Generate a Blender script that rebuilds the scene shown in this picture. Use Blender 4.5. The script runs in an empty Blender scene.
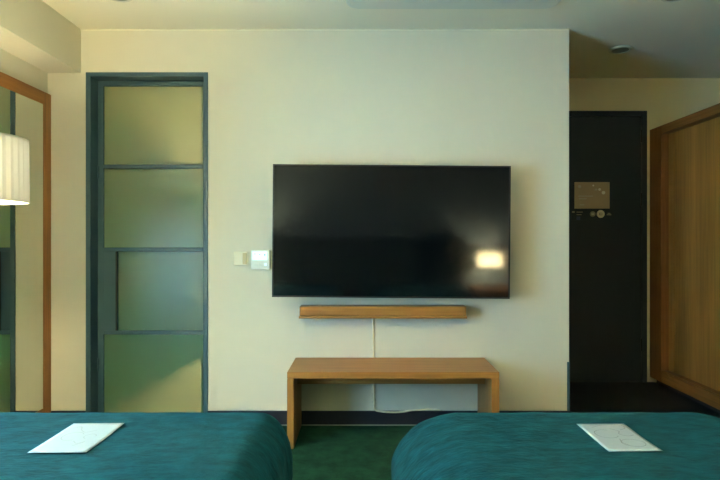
import bpy, bmesh, math, random
from mathutils import Vector, Matrix, noise

random.seed(4)
S = bpy.context.scene
COL = S.collection
D = 3.415            # distance from the camera to the television wall
EYE = 1.128          # camera height
CEIL = 2.412
XL = -1.93           # left wall
XR = 2.93            # right wall
YB = -0.40           # wall behind the beds
YE = 4.44            # entrance wall
XC = 1.25            # corner of the television wall
F, CX, CY = 560.0, 364.0, 240.0


# ------------------------------------------------------------------ helpers
def srgb(r, g, b):
    def f(c):
        c /= 255.0
        return c / 12.92 if c <= 0.04045 else ((c + 0.055) / 1.055) ** 2.4
    return (f(r), f(g), f(b), 1.0)


def new_mat(name):
    m = bpy.data.materials.new(name)
    m.use_nodes = True
    nt = m.node_tree
    return m, nt, nt.nodes['Principled BSDF']


def mat_plain(name, col, rough=0.5, metal=0.0, spec=0.5, var=0.0, scale=6.0, bump=0.0, bscale=120.0, emit=None, estr=0.0, sheen=0.0):
    m, nt, p = new_mat(name)
    p.inputs['Roughness'].default_value = rough
    p.inputs['Metallic'].default_value = metal
    p.inputs['Specular IOR Level'].default_value = spec
    p.inputs['Sheen Weight'].default_value = sheen
    c = srgb(*col)
    tc = nt.nodes.new('ShaderNodeTexCoord')
    n = nt.nodes.new('ShaderNodeTexNoise')
    n.inputs['Scale'].default_value = scale
    n.inputs['Detail'].default_value = 4
    nt.links.new(tc.outputs['Object'], n.inputs['Vector'])
    r = nt.nodes.new('ShaderNodeValToRGB')
    r.color_ramp.elements[0].position = 0.3
    r.color_ramp.elements[1].position = 0.7
    r.color_ramp.elements[0].color = tuple(v * (1 - var) for v in c[:3]) + (1,)
    r.color_ramp.elements[1].color = tuple(min(1, v * (1 + var)) for v in c[:3]) + (1,)
    nt.links.new(n.outputs['Fac'], r.inputs['Fac'])
    nt.links.new(r.outputs['Color'], p.inputs['Base Color'])
    if bump:
        n2 = nt.nodes.new('ShaderNodeTexNoise')
        n2.inputs['Scale'].default_value = bscale
        n2.inputs['Detail'].default_value = 3
        nt.links.new(tc.outputs['Object'], n2.inputs['Vector'])
        b = nt.nodes.new('ShaderNodeBump')
        b.inputs['Strength'].default_value = bump
        b.inputs['Distance'].default_value = 0.004
        nt.links.new(n2.outputs['Fac'], b.inputs['Height'])
        nt.links.new(b.outputs['Normal'], p.inputs['Normal'])
    if emit:
        p.inputs['Emission Color'].default_value = srgb(*emit)
        p.inputs['Emission Strength'].default_value = estr
    return m


def mat_wood(name, dark, light, axis, rough=0.42, plank=0.0, spec=0.4):
    """oak veneer: fine grain stretched along one axis, optional veneer leaves across it"""
    m, nt, p = new_mat(name)
    p.inputs['Roughness'].default_value = rough
    p.inputs['Specular IOR Level'].default_value = spec
    tc = nt.nodes.new('ShaderNodeTexCoord')
    mp = nt.nodes.new('ShaderNodeMapping')
    sc = [38.0, 38.0, 38.0]
    sc[axis] = 1.4
    mp.inputs['Scale'].default_value = sc
    nt.links.new(tc.outputs['Object'], mp.inputs['Vector'])
    n = nt.nodes.new('ShaderNodeTexNoise')
    n.inputs['Scale'].default_value = 1.6
    n.inputs['Detail'].default_value = 6
    n.inputs['Distortion'].default_value = 0.4
    nt.links.new(mp.outputs['Vector'], n.inputs['Vector'])
    r = nt.nodes.new('ShaderNodeValToRGB')
    r.color_ramp.elements[0].position = 0.28
    r.color_ramp.elements[1].position = 0.72
    r.color_ramp.elements[0].color = srgb(*dark)
    r.color_ramp.elements[1].color = srgb(*light)
    nt.links.new(n.outputs['Fac'], r.inputs['Fac'])
    out = r.outputs['Color']
    if plank:
        mp2 = nt.nodes.new('ShaderNodeMapping')
        s2 = [1 / plank] * 3
        s2[axis] = 0.02
        mp2.inputs['Scale'].default_value = s2
        nt.links.new(tc.outputs['Object'], mp2.inputs['Vector'])
        v = nt.nodes.new('ShaderNodeTexNoise')
        v.inputs['Scale'].default_value = 0.9
        v.inputs['Detail'].default_value = 2
        nt.links.new(mp2.outputs['Vector'], v.inputs['Vector'])
        r2 = nt.nodes.new('ShaderNodeValToRGB')
        r2.color_ramp.elements[0].position = 0.38
        r2.color_ramp.elements[1].position = 0.62
        r2.color_ramp.elements[0].color = (0.8, 0.8, 0.8, 1)
        r2.color_ramp.elements[1].color = (1.08, 1.06, 1.0, 1)
        nt.links.new(v.outputs['Fac'], r2.inputs['Fac'])
        mx = nt.nodes.new('ShaderNodeMix')
        mx.data_type = 'RGBA'
        mx.blend_type = 'MULTIPLY'
        mx.inputs['Factor'].default_value = 1.0
        nt.links.new(out, mx.inputs['A'])
        nt.links.new(r2.outputs['Color'], mx.inputs['B'])
        out = mx.outputs['Result']
    nt.links.new(out, p.inputs['Base Color'])
    b = nt.nodes.new('ShaderNodeBump')
    b.inputs['Strength'].default_value = 0.12
    b.inputs['Distance'].default_value = 0.002
    nt.links.new(n.outputs['Fac'], b.inputs['Height'])
    nt.links.new(b.outputs['Normal'], p.inputs['Normal'])
    return m


def link_bm(name, bm, mat, parent=None, smooth=False, bevel=0.0, segs=2):
    bmesh.ops.recalc_face_normals(bm, faces=bm.faces)
    me = bpy.data.meshes.new(name)
    bm.to_mesh(me)
    bm.free()
    if smooth:
        for p in me.polygons:
            p.use_smooth = True
    me.materials.append(mat)
    o = bpy.data.objects.new(name, me)
    COL.objects.link(o)
    if parent is not None:
        o.parent = parent
    if bevel:
        b = o.modifiers.new('Bevel', 'BEVEL')
        b.width = bevel
        b.segments = segs
        b.limit_method = 'ANGLE'
    return o


def bm_box(bm, lo, hi):
    v = [bm.verts.new((x, y, z)) for x in (lo[0], hi[0]) for y in (lo[1], hi[1]) for z in (lo[2], hi[2])]
    for q in ((0, 1, 3, 2), (4, 6, 7, 5), (0, 4, 5, 1), (2, 3, 7, 6), (0, 2, 6, 4), (1, 5, 7, 3)):
        bm.faces.new([v[i] for i in q])


def box(name, lo, hi, mat, parent=None, bevel=0.0, segs=2):
    bm = bmesh.new()
    bm_box(bm, lo, hi)
    return link_bm(name, bm, mat, parent, bevel=bevel, segs=segs)


def boxes(name, lst, mat, parent=None, bevel=0.0):
    bm = bmesh.new()
    for lo, hi in lst:
        bm_box(bm, lo, hi)
    return link_bm(name, bm, mat, parent, bevel=bevel)


def lathe(name, prof, mat, parent=None, n=40, center=(0, 0, 0), axis='Z', smooth=True, mod=None):
    """prof: list of (radius, height); axis Z up or Y (towards the viewer)"""
    bm = bmesh.new()
    rings = []
    for r, h in prof:
        ring = []
        for i in range(n):
            a = 2 * math.pi * i / n
            rr = r * (1 + (mod(i) if mod else 0))
            if axis == 'Z':
                ring.append(bm.verts.new((center[0] + rr * math.cos(a), center[1] + rr * math.sin(a), center[2] + h)))
            else:
                ring.append(bm.verts.new((center[0] + rr * math.cos(a), center[1] + h, center[2] + rr * math.sin(a))))
        rings.append(ring)
    for a, b in zip(rings, rings[1:]):
        for i in range(n):
            bm.faces.new((a[i], a[(i + 1) % n], b[(i + 1) % n], b[i]))
    if prof[0][0] > 1e-6 and prof[0] != prof[-1] and not mod:
        bm.faces.new(rings[0])
        bm.faces.new(rings[-1])
    bmesh.ops.remove_doubles(bm, verts=bm.verts, dist=1e-6)
    o = link_bm(name, bm, mat, parent, smooth=smooth)
    if smooth and not mod:
        e = o.modifiers.new('EdgeSplit', 'EDGE_SPLIT')
        e.split_angle = math.radians(35)
    return o


def tube(name, pts, rad, mat, parent=None, n=10, join_into=None):
    bm = join_into or bmesh.new()
    P = [Vector(p) for p in pts]
    rings = []
    up = Vector((0.13, 0.31, 0.94)).normalized()
    for i, p in enumerate(P):
        t = (P[min(i + 1, len(P) - 1)] - P[max(i - 1, 0)]).normalized()
        u = t.cross(up)
        if u.length < 1e-4:
            u = t.cross(Vector((1, 0, 0)))
        u.normalize()
        w = t.cross(u)
        rings.append([bm.verts.new(p + rad * (u * math.cos(2 * math.pi * k / n) + w * math.sin(2 * math.pi * k / n))) for k in range(n)])
    for a, b in zip(rings, rings[1:]):
        for k in range(n):
            bm.faces.new((a[k], a[(k + 1) % n], b[(k + 1) % n], b[k]))
    bm.faces.new(rings[0])
    bm.faces.new(rings[-1])
    if join_into:
        return None
    return link_bm(name, bm, mat, parent, smooth=True)


def spline(ctrl, per=10):
    """Catmull-Rom through the control points"""
    P = [Vector(c) for c in ctrl]
    P = [P[0] * 2 - P[1]] + P + [P[-1] * 2 - P[-2]]
    out = []
    for i in range(1, len(P) - 2):
        a, b, c, d = P[i - 1], P[i], P[i + 1], P[i + 2]
        for k in range(per):
            t = k / per
            out.append(0.5 * ((2 * b) + (c - a) * t + (2 * a - 5 * b + 4 * c - d) * t * t + (3 * b - a - 3 * c + d) * t ** 3))
    out.append(P[-2])
    return out


def thing(name, label, cat, loc=(0, 0, 0), group=None):
    o = bpy.data.objects.new(name, None)
    o.empty_display_size = 0.1
    COL.objects.link(o)
    o.location = loc
    return tag(o, label, cat, group)


def tag(o, label, cat, group=None):
    o['label'] = label
    o['category'] = cat
    if group:
        o['group'] = group
    return o


def struct(o):
    o['kind'] = 'structure'
    return o


def struct_root(name, loc):
    o = bpy.data.objects.new(name, None)
    o.empty_display_size = 0.1
    COL.objects.link(o)
    o.location = loc
    return struct(o)


# ---------------------------------------------------------------- materials
M_WALL = mat_plain('wall_paint', (213, 209, 191), 0.85, spec=0.2, var=0.012, scale=3, bump=0.05, bscale=220)
M_CEIL = mat_plain('ceiling_paint', (226, 222, 201), 0.9, spec=0.15, var=0.01, scale=3)
M_CORR = mat_plain('corridor_paint', (236, 222, 178), 0.85, spec=0.2, var=0.015, scale=3)
M_HEADWALL = mat_plain('bed_wall_paint', (88, 98, 102), 0.85, spec=0.2, var=0.02)
M_TEAL = mat_plain('teal_frame_paint', (54, 82, 94), 0.45, spec=0.4, var=0.03)
M_BLACK_DOOR = mat_plain('black_door_paint', (25, 33, 37), 0.5, spec=0.3, var=0.05)
M_SKIRT = mat_plain('navy_skirting', (22, 28, 40), 0.5, spec=0.35, var=0.05)
M_STRIP = mat_plain('grey_strip', (120, 128, 118), 0.5)
M_OAK_X = mat_wood('oak_along', (136, 92, 42), (166, 118, 60), 0)
M_OAK_Z = mat_wood('oak_upright', (136, 92, 42), (166, 118, 60), 2)
M_OAK_RED = mat_wood('oak_frame_upright', (130, 84, 36), (160, 106, 48), 2, rough=0.5)
M_OAK_REDY = mat_wood('oak_frame_depth', (130, 84, 36), (160, 106, 48), 1, rough=0.5)
M_WARD = mat_wood('wardrobe_veneer', (136, 98, 46), (158, 116, 58), 2, plank=0.16, rough=0.55)
M_WARD_FR = mat_wood('wardrobe_frame', (108, 70, 32), (134, 90, 42), 1, rough=0.55)
M_WARD_FZ = mat_wood('wardrobe_post', (106, 66, 32), (130, 84, 42), 2, rough=0.55)
M_SCREEN = mat_plain('tv_glass', (5, 8, 10), 0.075, spec=0.5)
M_TVB = mat_plain('tv_plastic', (14, 16, 18), 0.4, spec=0.4)
M_WHITE = mat_plain('white_plastic', (226, 228, 218), 0.4, spec=0.4)
M_IVORY = mat_plain('ivory_plastic', (230, 224, 198), 0.4, spec=0.4)
M_ROCKER = mat_plain('rocker_plastic', (196, 182, 142), 0.4, spec=0.4)
M_LCD = mat_plain('lit_display', (200, 225, 230), 0.3, emit=(190, 232, 245), estr=0.9)
M_LCDTXT = mat_plain('display_marks', (110, 140, 150), 0.5)
M_CORD = mat_plain('cord_plastic', (226, 216, 184), 0.5)
M_MIRROR = mat_plain('mirror_silver', (224, 226, 214), 0.015, metal=1.0)
M_AC = mat_plain('ac_plastic', (204, 208, 194), 0.5, spec=0.4)
M_ACD = mat_plain('ac_slot', (60, 64, 64), 0.6)
M_STEEL = mat_plain('brushed_steel', (196, 194, 180), 0.4, metal=0.3)
M_DARKMET = mat_plain('dark_metal', (40, 38, 34), 0.4, metal=0.8)
M_LAMPINNER = mat_plain('unlit_reflector', (122, 118, 98), 0.5)
M_LENS = mat_plain('unlit_lens', (150, 146, 126), 0.3)
M_SIGN = mat_plain('bronze_plaque', (184, 160, 128), 0.5, metal=0.0, spec=0.4, var=0.04)
M_SIGNMARK = mat_plain('plaque_marks', (196, 184, 160), 0.5)
M_SIGNDOT = mat_plain('plaque_dots', (236, 230, 214), 0.5)
M_STICK = mat_plain('pale_sticker', (222, 212, 180), 0.5)
M_STICKD = mat_plain('dim_sticker', (128, 120, 96), 0.5)
M_STICKB = mat_plain('blue_sticker', (34, 46, 76), 0.5)
M_PAPER = mat_plain('card_paper', (143, 160, 174), 0.6, spec=0.3, var=0.01)
M_INK = mat_plain('printed_ink', (70, 78, 80), 0.6)
M_INKPALE = mat_plain('pale_ink', (112, 122, 126), 0.6)
M_BASE = mat_plain('bed_base_fabric', (28, 40, 44), 0.9)
M_SHEET = mat_plain('mattress_ticking', (200, 205, 200), 0.9)
M_HB = mat_plain('headboard_fabric', (24, 34, 36), 0.85, var=0.08, scale=40, bump=0.15)
M_NIGHT = mat_wood('nightstand_wood', (110, 72, 36), (146, 98, 52), 0)
M_BATH = mat_plain('bathroom_tile', (100, 100, 84), 0.6, var=0.03)
M_ENTRY = mat_plain('dark_entry_stone', (15, 19, 22), 0.6, spec=0.3, var=0.1)
M_DARKP = mat_plain('plinth_dark', (24, 26, 28), 0.7)


def mat_carpet():
    m, nt, p = new_mat('green_carpet')
    p.inputs['Roughness'].default_value = 0.95
    p.inputs['Specular IOR Level'].default_value = 0.1
    tc = nt.nodes.new('ShaderNodeTexCoord')
    n = nt.nodes.new('ShaderNodeTexNoise')
    n.inputs['Scale'].default_value = 9
    n.inputs['Detail'].default_value = 8
    n.inputs['Roughness'].default_value = 0.75
    nt.links.new(tc.outputs['Object'], n.inputs['Vector'])
    r = nt.nodes.new('ShaderNodeValToRGB')
    r.color_ramp.elements[0].position = 0.3
    r.color_ramp.elements[1].position = 0.72
    r.color_ramp.elements[0].color = srgb(14, 40, 32)
    r.color_ramp.elements[1].color = srgb(30, 74, 56)
    nt.links.new(n.outputs['Fac'], r.inputs['Fac'])
    nt.links.new(r.outputs['Color'], p.inputs['Base Color'])
    n2 = nt.nodes.new('ShaderNodeTexNoise')
    n2.inputs['Scale'].default_value = 400
    nt.links.new(tc.outputs['Object'], n2.inputs['Vector'])
    b = nt.nodes.new('ShaderNodeBump')
    b.inputs['Strength'].default_value = 0.5
    b.inputs['Distance'].default_value = 0.004
    nt.links.new(n2.outputs['Fac'], b.inputs['Height'])
    nt.links.new(b.outputs['Normal'], p.inputs['Normal'])
    return m


def mat_velvet():
    m, nt, p = new_mat('teal_velvet')
    p.inputs['Roughness'].default_value = 0.85
    p.inputs['Specular IOR Level'].default_value = 0.06
    p.inputs['Sheen Weight'].default_value = 0.16
    p.inputs['Sheen Roughness'].default_value = 0.45
    p.inputs['Sheen Tint'].default_value = srgb(70, 150, 160)
    tc = nt.nodes.new('ShaderNodeTexCoord')
    mp = nt.nodes.new('ShaderNodeMapping')
    mp.inputs['Scale'].default_value = (1.0, 2.2, 1.2)
    nt.links.new(tc.outputs['Object'], mp.inputs['Vector'])
    n = nt.nodes.new('ShaderNodeTexNoise')       # brushed patches of the nap
    n.inputs['Scale'].default_value = 13
    n.inputs['Detail'].default_value = 9
    n.inputs['Roughness'].default_value = 0.66
    n.inputs['Distortion'].default_value = 0.25
    nt.links.new(mp.outputs['Vector'], n.inputs['Vector'])
    r = nt.nodes.new('ShaderNodeValToRGB')
    r.color_ramp.elements[0].position = 0.32
    r.color_ramp.elements[1].position = 0.7
    r.color_ramp.elements[0].color = srgb(2, 29, 38)
    r.color_ramp.elements[1].color = srgb(8, 64, 79)
    nt.links.new(n.outputs['Fac'], r.inputs['Fac'])
    nt.links.new(r.outputs['Color'], p.inputs['Base Color'])
    n2 = nt.nodes.new('ShaderNodeTexNoise')
    n2.inputs['Scale'].default_value = 45
    n2.inputs['Detail'].default_value = 6
    nt.links.new(mp.outputs['Vector'], n2.inputs['Vector'])
    b = nt.nodes.new('ShaderNodeBump')
    b.inputs['Strength'].default_value = 0.42
    b.inputs['Distance'].default_value = 0.006
    nt.links.new(n2.outputs['Fac'], b.inputs['Height'])
    nt.links.new(b.outputs['Normal'], p.inputs['Normal'])
    return m


def mat_frost():
    """acid-etched glass: scatters the light from behind, sheens the light in front"""
    m, nt, p = new_mat('frosted_glass')
    out = nt.nodes['Material Output']
    nt.nodes.remove(p)
    tr = nt.nodes.new('ShaderNodeBsdfTranslucent')
    tr.inputs['Color'].default_value = srgb(202, 200, 174)
    df = nt.nodes.new('ShaderNodeBsdfDiffuse')
    df.inputs['Color'].default_value = srgb(60, 136, 118)
    gl = nt.nodes.new('ShaderNodeBsdfGlossy')
    gl.inputs['Color'].default_value = (1, 1, 1, 1)
    gl.inputs['Roughness'].default_value = 0.3
    mx = nt.nodes.new('ShaderNodeMixShader')
    mx.inputs['Fac'].default_value = 0.42
    nt.links.new(tr.outputs[0], mx.inputs[1])
    nt.links.new(df.outputs[0], mx.inputs[2])
    fr = nt.nodes.new('ShaderNodeFresnel')
    fr.inputs['IOR'].default_value = 1.5
    mx2 = nt.nodes.new('ShaderNodeMixShader')
    nt.links.new(fr.outputs[0], mx2.inputs['Fac'])
    nt.links.new(mx.outputs[0], mx2.inputs[1])
    nt.links.new(gl.outputs[0], mx2.inputs[2])
    nt.links.new(mx2.outputs[0], out.inputs['Surface'])
    return m


def mat_clear():
    m, nt, p = new_mat('window_glass')
    out = nt.nodes['Material Output']
    nt.nodes.remove(p)
    t = nt.nodes.new('ShaderNodeBsdfTransparent')
    t.inputs['Color'].default_value = (0.93, 0.97, 0.98, 1)
    g = nt.nodes.new('ShaderNodeBsdfGlossy')
    g.inputs['Roughness'].default_value = 0.02
    mx = nt.nodes.new('ShaderNodeMixShader')
    mx.inputs['Fac'].default_value = 0.05
    nt.links.new(t.outputs[0], mx.inputs[1])
    nt.links.new(g.outputs[0], mx.inputs[2])
    nt.links.new(mx.outputs[0], out.inputs['Surface'])
    return m


def mat_shade(name, through):
    m, nt, p = new_mat(name)
    out = nt.nodes['Material Output']
    nt.nodes.remove(p)
    tr = nt.nodes.new('ShaderNodeBsdfTranslucent')
    tr.inputs['Color'].default_value = srgb(*through)
    df = nt.nodes.new('ShaderNodeBsdfDiffuse')
    df.inputs['Color'].default_value = srgb(235, 228, 200)
    mx = nt.nodes.new('ShaderNodeMixShader')
    mx.inputs['Fac'].default_value = 0.6
    nt.links.new(tr.outputs[0], mx.inputs[1])
    nt.links.new(df.outputs[0], mx.inputs[2])
    nt.links.new(mx.outputs[0], out.inputs['Surface'])
    return m


def mat_bulb(strength, col=(255, 240, 198)):
    m, nt, p = new_mat('lit_bulb')
    p.inputs['Emission Color'].default_value = srgb(*col)
    p.inputs['Emission Strength'].default_value = strength
    return m


M_CARPET = mat_carpet()
M_VELVET = mat_velvet()
M_FROST = mat_frost()
M_CLEAR = mat_clear()
M_SHADE = mat_shade('pleated_fabric', (58, 60, 64))
M_SHADE_BED = mat_shade('pleated_bedside_fabric', (206, 200, 180))
BULB_LEFT = 830.0
BULB_RIGHT = 3400.0
BULB_LEFT_BED = 27000.0
SKY = 31.0
M_BULB_L = mat_bulb(BULB_LEFT)
M_BULB_R = mat_bulb(BULB_RIGHT)
M_BULB_LB = mat_bulb(BULB_LEFT_BED, (255, 242, 190))

# ------------------------------------------------------------- setting shell
WY0, WY1, WZ0, WZ1 = 0.55, 1.70, 0.30, 1.75     # window opening in the left wall
struct(box('floor', (XL - 0.2, YB - 0.2, -0.1), (XR + 0.2, 5.4, 0.0), M_CARPET))
struct(box('floor_entry', (XC + 0.013, D + 0.02, 0.0), (2.30, YE - 0.001, 0.003), M_ENTRY))
struct(box('ceiling', (XL - 0.2, YB - 0.2, CEIL), (XR + 0.2, 5.4, CEIL + 0.1), M_CEIL))
DX0, DX1, DZ = -1.695, -0.951, 2.150            # glazed door opening in the television wall
struct(boxes('wall_back', [((XL, D, 0), (DX0, D + 0.12, CEIL)),
                           ((DX0, D, DZ), (DX1, D + 0.12, CEIL)),
                           ((DX1, D, 0), (XC, D + 0.12, CEIL))], M_WALL))
struct(box('wall_corridor', (XC - 0.12, D + 0.12, 0), (XC, 5.2, CEIL), M_CORR))
struct(boxes('wall_left', [((XL - 0.15, YB - 0.15, 0), (XL, WY0, CEIL)),
                           ((XL - 0.15, WY1, 0), (XL, 5.35, CEIL)),
                           ((XL - 0.15, WY0, 0), (XL, WY1, WZ0)),
                           ((XL - 0.15, WY0, WZ1), (XL, WY1, CEIL))], M_WALL))
struct(box('wall_right', (XR, YB - 0.15, 0), (XR + 0.15, YE + 0.15, CEIL), M_WALL))
struct(box('wall_headboard', (XL, YB - 0.15, 0), (XR, YB, CEIL), M_HEADWALL))
E0, E1 = 1.29, 2.240                            # entrance door opening
struct(boxes('wall_entrance', [((XC, YE, 0), (E0, YE + 0.15, CEIL)),
                               ((E1, YE, 0), (XR, YE + 0.15, CEIL)),
                               ((E0, YE, DZ), (E1, YE + 0.15, CEIL))], M_CORR))
struct(box('wall_light_seal', (XC - 0.1, YE + 0.15, 0), (XR + 0.1, YE + 0.2, CEIL), M_CORR))  # slab added behind the entrance door, stops sky light leaking past it
struct(box('wall_bathroom', (XL, 5.2, 0), (XC, 5.35, CEIL), M_BATH))
# boxed-in beam along the left wall
struct(box('trim_1', (XL, YB, 2.146), (-1.726, D, CEIL), M_WALL))
# skirting, dark with a pale bottom strip
sk = struct(boxes('baseboard_back', [((DX1, D - 0.012, 0.006), (XC, D, 0.088)),
                                     ((XL + 0.026, D - 0.012, 0.006), (DX0, D, 0.088))], M_SKIRT, bevel=0.002))
boxes('bottom_strip', [((DX1, D - 0.014, 0), (XC, D, 0.006)), ((XL + 0.026, D - 0.014, 0), (DX0, D, 0.006))], M_STRIP, sk)
struct(box('baseboard_left', (XL, YB, 0), (XL + 0.012, WY1 + 0.40, 0.085), M_SKIRT, bevel=0.002))
struct(box('baseboard_right', (XR - 0.012, YB, 0), (XR, 2.35, 0.085), M_SKIRT, bevel=0.002))
struct(box('baseboard_corridor', (XC, D, 0), (XC + 0.012, YE, 0.085), M_SKIRT, bevel=0.002))
# dark corner guard at the foot of the television wall's corner
struct(box('trim_2', (XC - 0.012, D - 0.004, 0.088), (XC + 0.004, D + 0.04, 0.385), M_TEAL, bevel=0.001))
# thin paint line where wall meets ceiling
struct(box('trim_3', (-1.726, D - 0.006, CEIL - 0.008), (XC, D, CEIL), M_CEIL))

# window in the left wall (beside the beds)
w = struct_root('window_1', (XL, (WY0 + WY1) / 2, WZ0))
ly0, ly1, lz = WY0 - w.location.y, WY1 - w.location.y, WZ1 - WZ0
fr = 0.05
boxes('window_frame', [((-0.11, ly0, 0), (-0.05, ly0 + fr, lz)), ((-0.11, ly1 - fr, 0), (-0.05, ly1, lz)),
                       ((-0.11, ly0, 0), (-0.05, ly1, fr)), ((-0.11, ly0, lz - fr), (-0.05, ly1, lz)),
                       ((-0.11, -0.025, 0), (-0.05, 0.025, lz))], M_TEAL, w)
boxes('pane', [((-0.085, ly0 + fr, fr), (-0.079, -0.025, lz - fr)), ((-0.085, 0.025, fr), (-0.079, ly1 - fr, lz - fr))], M_CLEAR, w)

# glazed teal door with frosted panes
d = struct_root('door_1', ((DX0 + DX1) / 2, D, 0))
hx = (DX1 - DX0) / 2
boxes('door_frame', [((-hx - 0.0, -0.006, 0), (-hx + 0.030, 0.125, DZ)), ((hx - 0.026, -0.006, 0), (hx, 0.125, DZ)),
                     ((-hx + 0.030, -0.006, DZ - 0.026), (hx - 0.026, 0.125, DZ))], M_TEAL, d, bevel=0.002)
LY0, LY1 = 0.088, 0.124                         # leaf thickness
PW = (D + LY0) / F                              # metres per pixel on the leaf's face


def dxl(px):
    return (px - CX) * PW - d.location.x


def dzl(py):
    return EYE - (py - CY) * PW


gl0, gl1 = dxl(103.5), hx - 0.026 - 0.03
boxes('door_stile', [((-hx + 0.030, LY0, 0.01), (gl0, LY1, DZ - 0.028))], M_TEAL, d, bevel=0.002)
boxes('door_stile', [((gl1, LY0, 0.01), (hx - 0.026, LY1, DZ - 0.028))], M_TEAL, d, bevel=0.002)
rails = [(76, 86), (164.5, 168.5), (247.5, 251.5), (330.5, 334.5)]
for a, b in rails:
    top = DZ - 0.028 if a == 76 else dzl(a)
    box('door_rail', (gl0, LY0 - 0.003, dzl(b)), (gl1, LY1, top), M_TEAL, d, bevel=0.002)
box('door_rail', (gl0, LY0 - 0.003, 0.01), (gl1, LY1, 0.045), M_TEAL, d, bevel=0.002)
lockx = dxl(117.5)
lk = box('lock_panel', (gl0, LY0 - 0.002, dzl(330.5)), (lockx, LY1, dzl(251.5)), M_TEAL, d, bevel=0.002)
box('pull_edge', (lockx - 0.008, LY0 - 0.010, dzl(330.5)), (lockx, LY0 - 0.002, dzl(251.5)), M_DARKMET, lk)
panes = [(86, 164.5, gl0), (168.5, 247.5, gl0), (251.5, 330.5, lockx)]
for a, b, x in panes:
    box('frosted_pane', (x, LY0 + 0.012, dzl(b)), (gl1, LY0 + 0.018, dzl(a)), M_FROST, d)
box('frosted_pane', (gl0, LY0 + 0.012, 0.045), (gl1, LY0 + 0.018, dzl(334.5)), M_FROST, d)
for z in (1.55, 0.35):
    lathe('hinge', [(0.006, -0.04), (0.006, 0.04)], M_TEAL, d, n=14, center=(-hx + 0.036, 0.080, z))

# unseen panel added behind the frosted panes to cast their diagonal shade
struct(box('wall_shadow_panel', (-0.97, D + 0.135, 0.44), (-0.93, 4.6, 1.45), M_BATH))

# black entrance door
e = struct_root('door_2', ((E0 + E1) / 2, YE, 0))
ehx = (E1 - E0) / 2
boxes('door_frame', [((-ehx, -0.012, 0), (-ehx + 0.04, 0.10, DZ)), ((ehx - 0.04, -0.012, 0), (ehx, 0.10, DZ)),
                     ((-ehx + 0.04, -0.012, DZ - 0.04), (ehx - 0.04, 0.10, DZ))], M_BLACK_DOOR, e, bevel=0.003)
box('threshold', (-ehx + 0.04, 0.0, 0), (ehx - 0.04, 0.1, 0.007), M_DARKP, e)
box('door_leaf', (-ehx + 0.043, 0.005, 0.008), (ehx - 0.043, 0.055, DZ - 0.043), M_BLACK_DOOR, e, bevel=0.002)
for z in (0.3, 1.45, 1.95):
    lathe('hinge', [(0.007, -0.05), (0.007, 0.05)], M_DARKMET, e, n=12, center=(ehx - 0.041, -0.001, z))
hd = box('door_handle', (-ehx + 0.09, -0.045, 1.0), (-ehx + 0.23, -0.028, 1.022), M_DARKMET, e, bevel=0.005)
box('handle_plate', (-ehx + 0.075, -0.004, 0.90), (-ehx + 0.115, 0.005, 1.10), M_DARKMET, hd, bevel=0.002)
box('handle_neck', (-ehx + 0.088, -0.04, 1.003), (-ehx + 0.104, -0.003, 1.019), M_DARKMET, hd)

# ---------------------------------------------------------------- television
TVY = D - 0.165
tpx = TVY / F


def P(px, py, y):
    """point at depth y seen at a pixel of the photograph"""
    return Vector(((px - CX) / F * y, y, EYE - (py - CY) / F * y))


c0 = P((272.6 + 510.2) / 2, (165 + 298) / 2, TVY)
tv = thing('television', 'large black flat-screen television hung on the pale wall above the bench', 'television', (c0.x, D - 0.001, c0.z))
tv.rotation_euler = (0, math.radians(0.46), 0)
hw, hh = 238 * tpx / 2, 133 * tpx / 2
ty = -0.165
box('back_case', (-hw + 0.02, ty + 0.012, -hh + 0.02), (hw - 0.02, ty + 0.055, hh - 0.02), M_TVB, tv, bevel=0.012)
bz = 0.008
boxes('bezel', [((-hw, ty, -hh), (hw, ty + 0.014, -hh + 0.009)), ((-hw, ty, hh - bz), (hw, ty + 0.014, hh)),
                ((-hw, ty, -hh + 0.009), (-hw + bz, ty + 0.014, hh - bz)), ((hw - bz, ty, -hh + 0.009), (hw, ty + 0.014, hh - bz))], M_TVB, tv, bevel=0.0015)
box('screen', (-hw + bz, ty + 0.003, -hh + 0.009), (hw - bz, ty + 0.012, hh - bz), M_SCREEN, tv)
boxes('wall_mount', [((-0.25, ty + 0.055, -0.2), (-0.2, -0.010, 0.2)), ((0.2, ty + 0.055, -0.2), (0.25, -0.008, 0.2)),
                       ((-0.3, -0.012, -0.15), (0.3, 0, 0.15))], M_DARKMET, tv)

# -------------------------------------------------------- shelf under the set
sy = D - 0.10
a, b = P(299.5, 306.5, sy), P(466.5, 318.5, sy)
sh = thing('wall_shelf', 'slim oak box shelf fixed to the wall right under the television', 'shelf', ((a.x + b.x) / 2, D, b.z))
sw, shh = (b.x - a.x) / 2, a.z - b.z
boxes('body', [((-sw, -0.10, 0.016), (sw, 0, shh))], M_OAK_X, sh, bevel=0.003)
boxes('front_lip', [((-sw - 0.004, -0.106, 0.0), (sw + 0.004, 0.0, 0.014))], M_OAK_X, sh, bevel=0.002)
boxes('groove', [((-sw + 0.004, -0.094, 0.013), (sw - 0.004, -0.001, 0.017))], M_DARKP, sh)

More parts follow.
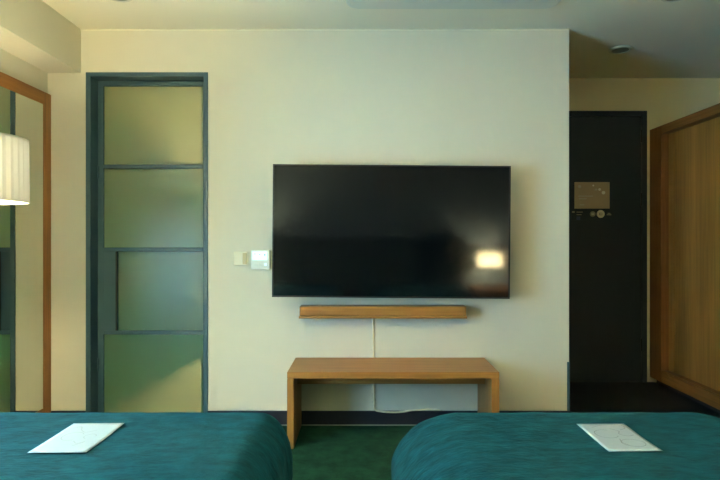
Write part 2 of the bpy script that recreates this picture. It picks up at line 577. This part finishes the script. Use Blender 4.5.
# -------------------------------------------------------------------- bench
by = 3.020
bx0, bx1 = (287 - CX) / F * by, (499.5 - CX) / F * by
bt = 0.415
bn = thing('bench', 'low oak waterfall bench standing against the wall below the television', 'bench', ((bx0 + bx1) / 2, D - 0.016, 0))
bw, bd, th = (bx1 - bx0) / 2, D - 0.016 - by, 0.036
box('bench_top', (-bw, -bd, bt - th), (bw, 0, bt), M_OAK_X, bn, bevel=0.0025)
box('side_panel', (-bw, -bd, 0), (-bw + th, 0, bt - th), M_OAK_Z, bn, bevel=0.0025)
box('side_panel', (bw - th - 0.006, -bd, 0), (bw, 0, bt - th), M_OAK_Z, bn, bevel=0.0025)
box('apron', (-bw + th, -bd + 0.17, 0.308), (bw - th - 0.006, -bd + 0.19, bt - th), M_OAK_X, bn)

# ----------------------------------------------------------------- power cord
cz = P(374, 318, D).z
cord = tube('power_cord', spline([(0.056, D - 0.02, cz + 0.02), (0.056, D - 0.0075, cz - 0.03), (0.057, D - 0.007, 0.50), (0.060, D - 0.007, 0.30), (0.062, D - 0.007, 0.14),
                                  (0.067, D - 0.012, 0.098), (0.10, D - 0.0185, 0.0885), (0.17, D - 0.0185, 0.083), (0.235, D - 0.0185, 0.0855),
                                  (0.30, D - 0.013, 0.0945), (0.38, D - 0.008, 0.0945), (0.46, D - 0.008, 0.0945)]), 0.0052, M_CORD)
tag(cord, 'thin pale cord hanging down the wall from the wooden shelf to behind the bench', 'cord')

# ------------------------------------------------------- switch and thermostat
a, b = P(234, 251.5, D), P(248.3, 265.3, D)
sw_ = thing('light_switch', 'ivory light switch on the wall left of the lit thermostat', 'switch', ((a.x + b.x) / 2, D - 0.0005, (a.z + b.z) / 2))
x, z = (b.x - a.x) / 2, (a.z - b.z) / 2
box('switch_plate', (-x, -0.012, -z), (x, 0, z), M_IVORY, sw_, bevel=0.003)
box('rocker', (x * 0.28, -0.018, -z * 0.8), (x * 0.86, -0.011, z * 0.8), M_ROCKER, sw_, bevel=0.002)
a, b = P(250.8, 250.0, D - 0.02), P(269.8, 269.5, D - 0.02)
t = thing('thermostat', 'white wall thermostat with a glowing display beside the television', 'thermostat', ((a.x + b.x) / 2, D - 0.0005, (a.z + b.z) / 2))
x, z = (b.x - a.x) / 2, (a.z - b.z) / 2
box('mounting_plate', (-x * 0.8, -0.003, -z * 0.8), (x * 0.8, 0, z * 0.8), M_WHITE, t)
box('case', (-x, -0.022, -z), (x, -0.003, z), M_WHITE, t, bevel=0.005, segs=3)
sc_ = box('display', (-x * 0.84, -0.0235, -z * 0.02), (x * 0.72, -0.020, z * 0.84), M_LCD, t)
for (ma, mb, mc, md) in ((-0.6, 0.55, -0.5, 0.64), (0.42, 0.42, 0.54, 0.6), (-0.1, 0.5, 0.0, 0.6)):
    box('display_mark', (x * ma, -0.0242, z * mb), (x * mc, -0.0235, z * md), M_LCDTXT, sc_)
for bxx in (-0.55, 0.0):
    box('button', (x * bxx, -0.0235, -z * 0.62), (x * (bxx + 0.35), -0.021, -z * 0.38), M_WHITE, t, bevel=0.001)
box('indicator', (x * 0.45, -0.0238, -z * 0.60), (x * 0.68, -0.021, -z * 0.34), M_LCD, t)

# ------------------------------------------------------------- framed mirror
MY0, MY1 = 2.20, D - 0.003
mr = thing('wall_mirror', 'tall wall mirror in an orange wood frame beside the teal door', 'mirror', (XL, (MY0 + MY1) / 2, 0.05))
ml = (MY1 - MY0) / 2
mt = 1.962
fw = 0.075
box('glass', (0.004, -ml + fw * 0.8, fw * 0.8), (0.020, ml - fw * 0.8, mt - fw * 0.8), M_MIRROR, mr)
box('frame_stile', (0.0, ml - fw, 0), (0.024, ml, mt), M_OAK_RED, mr, bevel=0.002)
box('frame_stile', (0.0, -ml, 0), (0.024, -ml + fw, mt), M_OAK_RED, mr, bevel=0.002)
box('frame_rail', (0.0, -ml + fw, mt - fw), (0.024, ml - fw, mt), M_OAK_REDY, mr, bevel=0.002)
box('frame_rail', (0.0, -ml + fw, 0), (0.024, ml - fw, fw), M_OAK_REDY, mr, bevel=0.002)

# --------------------------------------------------------------------- lamps
def pleat(n):
    return lambda i: (0.02 if i % 2 else 0.0)


def make_shade(root, z0, z1, r, n, M_SHADE):
    o = lathe('lamp_shade', [(r, z0), (r * 0.995, z0 + 0.25 * (z1 - z0)), (r * 0.99, z0 + 0.75 * (z1 - z0)), (r * 0.985, z1)], M_SHADE, root, n=n, mod=pleat(n), smooth=False)
    for zz, rr in ((z0, r), (z1, r * 0.985)):
        ring = lathe('rim', [(rr * 1.022, zz - 0.003), (rr * 1.022, zz + 0.003), (rr * 0.994, zz + 0.003), (rr * 0.994, zz - 0.003), (rr * 1.022, zz - 0.003)], M_SHADE, o, n=64)
    bm = bmesh.new()
    for k in range(3):
        a_ = k * 2 * math.pi / 3 + 0.3
        tube('', [(0, 0, z1 - 0.02), (0.97 * r * math.cos(a_), 0.97 * r * math.sin(a_), z1 - 0.004)], 0.002, None, n=6, join_into=bm)
    link_bm('shade_spider', bm, M_STEEL, o)
    return o


FLX, FLY = -1.595, 2.25
fl = thing('floor_lamp', 'lit floor lamp with a white pleated drum shade in front of the mirror', 'lamp', (FLX, FLY, 0))
lathe('lamp_base', [(0.0, 0), (0.13, 0), (0.135, 0.008), (0.13, 0.02), (0.03, 0.028), (0.014, 0.05)], M_DARKMET, fl)
lathe('pole', [(0.011, 0.03), (0.011, 1.34)], M_DARKMET, fl, n=20)
lathe('socket', [(0.011, 1.32), (0.02, 1.33), (0.02, 1.375), (0.014, 1.38)], M_DARKMET, fl, n=20)
make_shade(fl, 1.286, 1.540, 0.213, 76, M_SHADE)
lathe('bulb', [(0.0, 1.375), (0.014, 1.378), (0.022, 1.395), (0.032, 1.42), (0.03, 1.44), (0.018, 1.46), (0.0, 1.466)], M_BULB_L, fl, n=20)
lathe('finial_rod', [(0.004, 1.466), (0.004, 1.53)], M_STEEL, fl, n=8)

def bedside(NX, NY, label_n, label_l, M_BULB_R):
    ns = thing('nightstand', label_n, 'nightstand', (NX, NY, 0), 'bedside nightstands')
    boxes('carcass', [((-0.22, -0.22, 0.06), (-0.202, 0.22, 0.55)), ((0.202, -0.22, 0.06), (0.22, 0.22, 0.55)), ((-0.202, -0.22, 0.06), (0.202, 0.22, 0.078)),
                      ((-0.202, -0.22, 0.078), (0.202, -0.205, 0.55))], M_NIGHT, ns, bevel=0.002)
    box('top', (-0.225, -0.22, 0.55), (0.225, 0.225, 0.572), M_NIGHT, ns, bevel=0.003)
    dr = box('drawer', (-0.198, -0.20, 0.34), (0.198, 0.218, 0.545), M_NIGHT, ns, bevel=0.002)
    box('knob', (-0.04, 0.218, 0.44), (0.04, 0.232, 0.452), M_DARKMET, dr)
    for sx in (-0.19, 0.19):
        for syy in (-0.19, 0.19):
            box('leg', (sx - 0.018, syy - 0.018, 0), (sx + 0.018, syy + 0.018, 0.06), M_NIGHT, ns)
    tl = thing('table_lamp', label_l, 'lamp', (NX, NY, 0.572), 'bedside lamps')
    lathe('lamp_base', [(0.0, 0), (0.075, 0), (0.08, 0.006), (0.078, 0.016), (0.02, 0.024), (0.012, 0.05)], M_DARKMET, tl)
    lathe('stem', [(0.009, 0.02), (0.009, 0.27)], M_DARKMET, tl, n=16)
    make_shade(tl, 0.24, 0.41, 0.145, 100, M_SHADE_BED)
    lathe('bulb', [(0.0, 0.265), (0.014, 0.268), (0.022, 0.285), (0.032, 0.31), (0.03, 0.33), (0.018, 0.35), (0.0, 0.356)], M_BULB_R, tl, n=20)


bedside(1.50, -0.165, 'small oak nightstand beside the right bed', 'lit bedside table lamp mirrored as a glow in the television screen', M_BULB_R)
bedside(-1.66, -0.14, 'small oak nightstand between the left bed and the left wall', 'lit bedside table lamp between the left bed and the left wall', M_BULB_LB)

# ---------------------------------------------------------------------- beds
def coverlet(name, x0, x1, y0, y1, z0, zt, rl, rr, ry, rz, seed, parent):
    """rounded soft slab hanging over a mattress; radii differ per side"""
    bm = bmesh.new()
    nx, ny, nz = 76, 110, 30
    W, L, H = x1 - x0, y1 - y0, zt - z0

    def shape(p):
        q = Vector(p)
        lim = (x0 + rl, x1 - rr, y0 + 0.10, y1 - ry, zt - rz)
        c = Vector((min(max(q.x, lim[0]), lim[1]), min(max(q.y, lim[2]), lim[3]), min(q.z, lim[4])))
        rx = rl if q.x < c.x else rr
        ryy = 0.10 if q.y < c.y else ry
        dv = Vector(((q.x - c.x) / rx, (q.y - c.y) / ryy, (q.z - c.z) / rz))
        if dv.length > 1e-6:
            dv = dv / dv.length
            q = Vector((c.x + dv.x * rx, c.y + dv.y * ryy, c.z + dv.z * rz))
            nrm = Vector((dv.x / rx, dv.y / ryy, dv.z / rz)).normalized()
        else:
            nrm = Vector((0, 0, 1))
        s = Vector((seed, seed * 1.7, 0))
        n1 = noise.fractal(q * 5.0 + s, 0.9, 2.1, 3)
        n2 = noise.fractal(Vector((q.x * 13, q.y * 9, q.z * 6)) + s, 0.8, 2.0, 4)
        amp = 0.0045 + 0.010 * min(1, max(0, (zt - q.z) / 0.12))
        q -= nrm * amp * (0.5 + 0.5 * max(-1, min(1, n1 * 0.9 + n2 * 0.5)))
        return q

    def patch(fn, nu, nv):
        g = [[bm.verts.new(shape(fn(i / nu, j / nv))) for j in range(nv + 1)] for i in range(nu + 1)]
        for i in range(nu):
            for j in range(nv):
                bm.faces.new((g[i][j], g[i + 1][j], g[i + 1][j + 1], g[i][j + 1]))
    patch(lambda u, v: (x0 + W * u, y0 + L * v, zt), nx, ny)
    patch(lambda u, v: (x0, y0 + L * u, z0 + H * v), ny, nz)
    patch(lambda u, v: (x1, y0 + L * u, z0 + H * v), ny, nz)
    patch(lambda u, v: (x0 + W * u, y0, z0 + H * v), nx, nz)
    patch(lambda u, v: (x0 + W * u, y1, z0 + H * v), nx, nz)
    bmesh.ops.remove_doubles(bm, verts=bm.verts, dist=0.0008)
    return link_bm(name, bm, M_VELVET, parent, smooth=True)


ZT = 0.588
BY0, BY1 = -0.30, 1.885


def bed(label, x0, x1, rl, rr, seed):
    r = thing('bed', label, 'bed', ((x0 + x1) / 2, (BY0 + BY1) / 2, 0), 'twin beds')
    hw_ = (x1 - x0) / 2
    L2 = (BY1 - BY0) / 2
    box('bed_base', (-hw_ + 0.07, -L2 + 0.02, 0.08), (hw_ - 0.07, L2 - 0.09, 0.30), M_BASE, r, bevel=0.01)
    box('mattress', (-hw_ + 0.075, -L2 + 0.03, 0.30), (hw_ - 0.075, L2 - 0.095, 0.505), M_SHEET, r, bevel=0.03, segs=3)
    for sx in (-1, 1):
        for sy_ in (-1, 1):
            box('leg', (sx * (hw_ - 0.13) - 0.03, sy_ * (L2 - 0.16) - 0.03, 0), (sx * (hw_ - 0.13) + 0.03, sy_ * (L2 - 0.16) + 0.03, 0.08), M_DARKP, r)
    coverlet('coverlet', -hw_, hw_, -L2, L2, 0.07, ZT, rl, rr, 0.14, 0.17, seed, r)
    return r


bed('bed with teal velvet cover, the one on the left, nearest the floor lamp', -1.385, -0.214, 0.17, 0.12, 3.1)
bed('bed with teal velvet cover, the one on the right, nearest the wardrobe', 0.078, 1.235, 0.235, 0.20, 9.4)
hb = thing('headboard', 'long dark upholstered headboard on the wall behind both beds', 'headboard', (-0.08, YB + 0.001, 0))
for k in range(4):
    x_ = -1.30 + k * 0.65
    box('cushion_panel', (x_, 0.012, 0.12), (x_ + 0.643, 0.085, 1.15), M_HB, hb, bevel=0.018, segs=3)
box('backing_board', (-1.31, 0, 0.0), (1.31, 0.014, 1.14), M_DARKP, hb)

# --------------------------------------------------------- cards on the beds
def card(label, corners, kind, ink):
    C = [Vector(((px - CX) / F * (F * (EYE - ZT) / (py - CY)), F * (EYE - ZT) / (py - CY), 0)) for px, py in corners]
    ctr = sum(C, Vector()) / 4
    ax = ((C[1] - C[0]) + (C[2] - C[3])) / 2        # along the width
    ay = ((C[0] - C[3]) + (C[1] - C[2])) / 2        # along the length
    w2, l2 = ax.length / 2, ay.length / 2
    r = thing('paper_card', label, 'card', (ctr.x, ctr.y, ZT), 'cards on the beds')
    r.rotation_euler = (0, 0, math.atan2(-ay.x, ay.y))
    bm = bmesh.new()                                # slightly bowed sheet
    n = 12

    def h(u, v):
        return 0.0012 + 0.0022 * (abs(2 * v - 1) ** 2) * (0.4 + 0.6 * u)
    g = [[bm.verts.new((-w2 + 2 * w2 * i / n, -l2 + 2 * l2 * j / n, h(i / n, j / n))) for j in range(n + 1)] for i in range(n + 1)]
    for i in range(n):
        for j in range(n):
            bm.faces.new((g[i][j], g[i + 1][j], g[i + 1][j + 1], g[i][j + 1]))
    o = link_bm('sheet', bm, M_PAPER, r, smooth=True)
    so = o.modifiers.new('Solid', 'SOLIDIFY')
    so.thickness = 0.0008
    so.offset = 1

    bm = bmesh.new()
    for pts in kind:
        ps = []
        for u, v in spline([(q[0], q[1], 0) for q in pts], 8) and [(p.x, p.y) for p in spline([(q[0], q[1], 0) for q in pts], 8)]:
            ps.append((-w2 + 2 * w2 * u, -l2 + 2 * l2 * v, h(u, v) + 0.0010))
        for p0, p1 in zip(ps, ps[1:]):
            p0, p1 = Vector(p0), Vector(p1)
            t_ = (p1 - p0)
            if t_.length < 1e-6:
                continue
            s_ = Vector((-t_.y, t_.x, 0)).normalized() * 0.0007
            bm.faces.new([bm.verts.new(p0 - s_), bm.verts.new(p1 - s_), bm.verts.new(p1 + s_), bm.verts.new(p0 + s_)])
    link_bm('line_drawing', bm, ink, r)
    return r



def ring(cx, cy, rx, ry, a0=0, a1=360, n=14):
    return [(cx + rx * math.cos(math.radians(a0 + (a1 - a0) * k / n)), cy + ry * math.sin(math.radians(a0 + (a1 - a0) * k / n))) for k in range(n + 1)]


card('white printed card lying on the left bed', [(75.2, 423.6), (122.8, 424.6), (86.0, 454.2), (27.8, 452.6)],
     [[(0.12, 0.78), (0.26, 0.86), (0.36, 0.74), (0.50, 0.66), (0.66, 0.74)], ring(0.36, 0.52, 0.18, 0.14, 30, 300),
      [(0.5, 0.36), (0.62, 0.28), (0.72, 0.34), (0.60, 0.20)], ring(0.68, 0.52, 0.10, 0.08, 0, 250)], M_INKPALE)
card('white card with looping line drawing lying on the right bed', [(577.6, 424.6), (622.5, 424.4), (662.0, 450.8), (609.5, 453.4)],
     [ring(0.66, 0.27, 0.22, 0.13), [(0.22, 0.84), (0.50, 0.93), (0.86, 0.92), (0.90, 0.82), (0.74, 0.74)],
      ring(0.36, 0.60, 0.22, 0.15, 60, 330), [(0.55, 0.80), (0.68, 0.70), (0.62, 0.60), (0.74, 0.52), (0.88, 0.56)],
      [(0.50, 0.42), (0.46, 0.30), (0.52, 0.18)]], M_INK)

# ------------------------------------------------------------------ wardrobe
wx = 2.252
WY_FAR, WY_NEAR = YE - 0.025, 2.42
wd = thing('wardrobe', 'built-in oak wardrobe with sliding doors along the corridor by the black door', 'wardrobe', (wx, (WY_FAR + WY_NEAR) / 2, 0))
wl = (WY_FAR - WY_NEAR) / 2
wt = 1.996
box('side_post', (0, wl - 0.17, 0.05), (0.09, wl, wt), M_WARD_FZ, wd, bevel=0.003)
box('side_post', (0, -wl, 0.05), (0.09, -wl + 0.17, wt), M_WARD_FZ, wd, bevel=0.003)
box('top_rail', (0, -wl + 0.17, wt - 0.062), (0.09, wl - 0.17, wt), M_WARD_FR, wd, bevel=0.003)
box('bottom_rail', (0, -wl + 0.17, 0.05), (0.09, wl - 0.17, 0.13), M_WARD_FR, wd, bevel=0.003)
box('plinth', (0.05, -wl + 0.01, 0), (0.6, wl - 0.01, 0.05), M_DARKP, wd)
boxes('carcass', [((0.09, -wl, 0.05), (0.65, -wl + 0.02, wt)), ((0.09, wl - 0.02, 0.05), (0.65, wl, wt)),
                  ((0.09, -wl + 0.02, wt - 0.02), (0.65, wl - 0.02, wt)), ((0.63, -wl + 0.02, 0.05), (0.65, wl - 0.02, wt - 0.02)),
                  ((0.09, -wl + 0.02, 0.05), (0.63, wl - 0.02, 0.07))], M_WARD_FR, wd)
box('door_track', (0.012, -wl + 0.17, 0.13), (0.085, wl - 0.17, 0.138), M_WARD_FR, wd)
for i, (ya, yb, xo) in enumerate(((-0.01, wl - 0.172, 0.060), (-wl + 0.172, 0.03, 0.022))):
    dd = box('sliding_door', (xo, ya, 0.14), (xo + 0.03, yb, wt - 0.065), M_WARD, wd, bevel=0.002)
    yy = yb - 0.001 if i == 0 else ya + 0.001
    sgn = -1 if i == 0 else 1
    box('edge_stile', (xo - 0.004, min(yy, yy + sgn * 0.07), 0.14), (xo + 0.001, max(yy, yy + sgn * 0.07), wt - 0.066), M_WARD, dd)

# --------------------------------------------------------- signs on the door
sgy = YE + 0.004
a, b = P(574.3, 182.2, sgy), P(609.3, 208.6, sgy)
sg = thing('door_sign', 'brown rectangular notice plaque on the black entrance door', 'sign', ((a.x + b.x) / 2, sgy, (a.z + b.z) / 2))
x, z = (b.x - a.x) / 2, (a.z - b.z) / 2
box('plaque', (-x, -0.008, -z), (x, 0.001, z), M_SIGN, sg, bevel=0.002)


def sp(fx, fy):      # fraction of the plaque, from its top left corner
    return (-x + 2 * x * fx, z - 2 * z * fy)


for fx, fy, rad, mt_ in ((0.53, 0.13, 0.007, M_SIGNDOT), (0.71, 0.28, 0.010, M_SIGNDOT), (0.82, 0.40, 0.014, M_SIGNDOT), (0.14, 0.17, 0.012, M_SIGNMARK), (0.61, 0.28, 0.008, M_SIGNMARK)):
    px_, pz_ = sp(fx, fy)
    lathe('printed_dot', [(rad, -0.0095), (rad, -0.008)], mt_, sg, n=18, center=(px_, 0, pz_), axis='Y')
for fx0, fx1, fy in ((0.10, 0.52, 0.53), (0.12, 0.34, 0.63), (0.15, 0.27, 0.86)):
    (xa, za), (xb, zb) = sp(fx0, fy), sp(fx1, fy)
    box('printed_line', (xa, -0.0092, za - 0.004), (xb, -0.0079, za + 0.004), M_SIGNMARK, sg)
(xa, za), (xb, zb) = sp(0.55, 0.32), sp(0.84, 0.44)
arc = [Vector((xa + (xb - xa) * k / 10, -0.0084, za + 0.022 * math.sin(math.pi * k / 10) + (zb - za) * k / 10)) for k in range(11)]
tube('printed_arc', arc, 0.0012, M_SIGNMARK, sg, n=6)

c = P(600.7, 214, sgy)
em = thing('round_emblem', 'larger pale ring-shaped emblem sticker under the plaque on the black door', 'sticker', (c.x, sgy + 0.001, c.z), 'door emblems')
lathe('disc', [(0.031, -0.003), (0.031, 0)], M_STICK, em, n=28, axis='Y')
boxes('mark', [((-0.011, -0.0045, -0.010), (0.011, -0.003, 0.010))], M_STICKD, em)
boxes('mark', [((-0.005, -0.0052, -0.006), (0.006, -0.0045, 0.006))], M_STICK, em)
c = P(592.7, 214, sgy)
em = thing('round_emblem', 'smaller dim round emblem sticker left of the pale ring emblem on the door', 'sticker', (c.x, sgy + 0.001, c.z), 'door emblems')
lathe('disc', [(0.022, -0.003), (0.022, 0)], M_STICKD, em, n=24, axis='Y')
boxes('mark', [((-0.012, -0.0042, 0.004), (0.012, -0.003, 0.008)), ((-0.012, -0.0042, -0.008), (0.012, -0.003, -0.004))], M_STICK, em)
c = P(609, 214, sgy)
em = thing('round_emblem', 'small dome-shaped emblem sticker right of the pale ring emblem on the door', 'sticker', (c.x, sgy + 0.001, c.z), 'door emblems')
boxes('disc', [((-0.018, -0.002, -0.010), (0.018, 0, 0.0)), ((-0.010, -0.002, 0.0), (0.010, 0, 0.009))], M_STICKD, em, bevel=0.0009)
a, b = P(571.5, 210.5, sgy), P(584, 220.5, sgy)
lb = thing('small_notice', 'tiny dark lettered notice below the plaque, nearest the wall corner', 'sticker', ((a.x + b.x) / 2, sgy + 0.001, (a.z + b.z) / 2))
x, z = (b.x - a.x) / 2, (a.z - b.z) / 2
box('sheet', (-x, -0.0015, -z), (x, 0, z), M_BLACK_DOOR, lb)
boxes('lettering', [((-x * 0.9, -0.002, z * 0.55), (-x * 0.5, -0.0014, z * 0.85)), ((-x * 0.2, -0.002, z * 0.6), (x * 0.8, -0.0014, z * 0.75)), ((-x * 0.2, -0.002, z * 0.1), (x * 0.6, -0.0014, z * 0.25))], M_STICKD, lb)
box('blue_square', (-x * 0.2, -0.002, -z * 0.9), (x * 0.4, -0.0014, -z * 0.2), M_STICKB, lb)

# ---------------------------------------------------------- ceiling fittings
def downlight(label, x, y, parts=None):
    r = thing('downlight', label, 'ceiling light', (x, y, CEIL), 'ceiling downlights')
    lathe('trim_ring', [(0.052, -0.002), (0.056, -0.012), (0.070, -0.011), (0.074, 0.0), (0.052, 0.0), (0.052, -0.002)], M_STEEL, r, n=36)
    lathe('reflector', [(0.054, -0.010), (0.040, -0.003), (0.0, -0.002)], M_LAMPINNER, r, n=36)
    lathe('lens', [(0.0, -0.006), (0.024, -0.006), (0.026, -0.003)], M_LENS, r, n=24)
    return r


c = (620.3 - CX) / F * 3.763
downlight('unlit round recessed downlight in the corridor ceiling before the black door', c, 3.763)
downlight('unlit downlight at the top edge of the photo, right of the air conditioner', (676 - CX) / F * 2.93, 2.93)
downlight('unlit downlight in the bedroom ceiling above the teal glass door', (118 - CX) / F * 2.93, 2.93)

ay1 = 3.065
ac = thing('ceiling_air_conditioner', 'white rounded ceiling air conditioner panel above the television', 'air conditioner', (0.475, ay1, CEIL))
bm = bmesh.new()


def rrect(w2, y0, y1, r, z, n=8):
    pts = []
    for cx_, cy_, a0 in ((w2 - r, y1 - r, 0), (-w2 + r, y1 - r, 90), (-w2 + r, y0 + r, 180), (w2 - r, y0 + r, 270)):
        for k in range(n + 1):
            a_ = math.radians(a0 + 90 * k / n)
            pts.append((cx_ + r * math.cos(a_), cy_ + r * math.sin(a_), z))
    return pts


rings_ = []
for inset, z_ in ((0.0, 0.0), (0.0, -0.012), (0.006, -0.022), (0.020, -0.027)):
    rings_.append([bm.verts.new(p) for p in rrect(0.57 - inset, -0.47 + inset, -inset, 0.07 - inset * 0.5, z_)])
for r0, r1 in zip(rings_, rings_[1:]):
    k = len(r0)
    for i in range(k):
        bm.faces.new((r0[i], r0[(i + 1) % k], r1[(i + 1) % k], r1[i]))
bm.faces.new(rings_[0])
bm.faces.new(rings_[-1])
link_bm('panel', bm, M_AC, ac)
box('air_slot', (-0.46, -0.44, -0.0278), (0.46, -0.35, -0.0265), M_ACD, ac)
box('louvre', (-0.45, -0.435, -0.033), (0.45, -0.375, -0.0275), M_AC, ac, bevel=0.002)

# -------------------------------------------------------------------- lights
W = bpy.data.worlds.new('sky')
S.world = W
W.use_nodes = True
bg = W.node_tree.nodes['Background']
bg.inputs['Color'].default_value = srgb(152, 217, 255)
bg.inputs['Strength'].default_value = SKY


def area(name, loc, rot, sx, sy_, power, col, portal=False):
    l = bpy.data.lights.new(name, 'AREA')
    l.shape = 'RECTANGLE'
    l.size, l.size_y = sx, sy_
    l.energy = power
    l.color = srgb(*col)[:3]
    if portal:
        l.cycles.is_portal = True
    o = bpy.data.objects.new(name, l)
    o.location = loc
    o.rotation_euler = rot
    COL.objects.link(o)
    return o


# daylight enters through the window opening
area('window_daylight_portal', (XL - 0.13, (WY0 + WY1) / 2, (WZ0 + WZ1) / 2), (0, math.radians(-90), 0), WZ1 - WZ0, WY1 - WY0, 1, (255, 255, 255), True)
# bathroom lamp behind the frosted door
pl = bpy.data.lights.new('bathroom_lamp', 'POINT')
pl.energy = 620
pl.color = srgb(255, 234, 188)[:3]
pl.shadow_soft_size = 0.17
po = bpy.data.objects.new('bathroom_lamp', pl)
po.location = (-0.26, 4.35, 0.88)
COL.objects.link(po)

# -------------------------------------------------------------------- camera
cam = bpy.data.cameras.new('camera')
cam.sensor_width = 36.0
cam.lens = 36.0 * F / 720.0
cam.shift_x = -(CX - 360.0) / 720.0
cam.shift_y = (CY - 240.0) / 720.0
cam.clip_start = 0.02
co = bpy.data.objects.new('camera', cam)
co.location = (0, 0, EYE)
co.rotation_euler = (math.radians(90), 0, 0)
COL.objects.link(co)
S.camera = co
vs = S.view_settings
S.display_settings.display_device = 'sRGB'
vs.view_transform = 'Standard'
vs.look = 'None'
vs.gamma = 1.0
vs.use_curve_mapping = False
vs.exposure = -0.02
S.cycles.use_denoising = True
S.cycles.max_bounces = 10
S.cycles.diffuse_bounces = 6
S.cycles.caustics_reflective = False
S.cycles.caustics_refractive = False
S.cycles.sample_clamp_indirect = 60.0
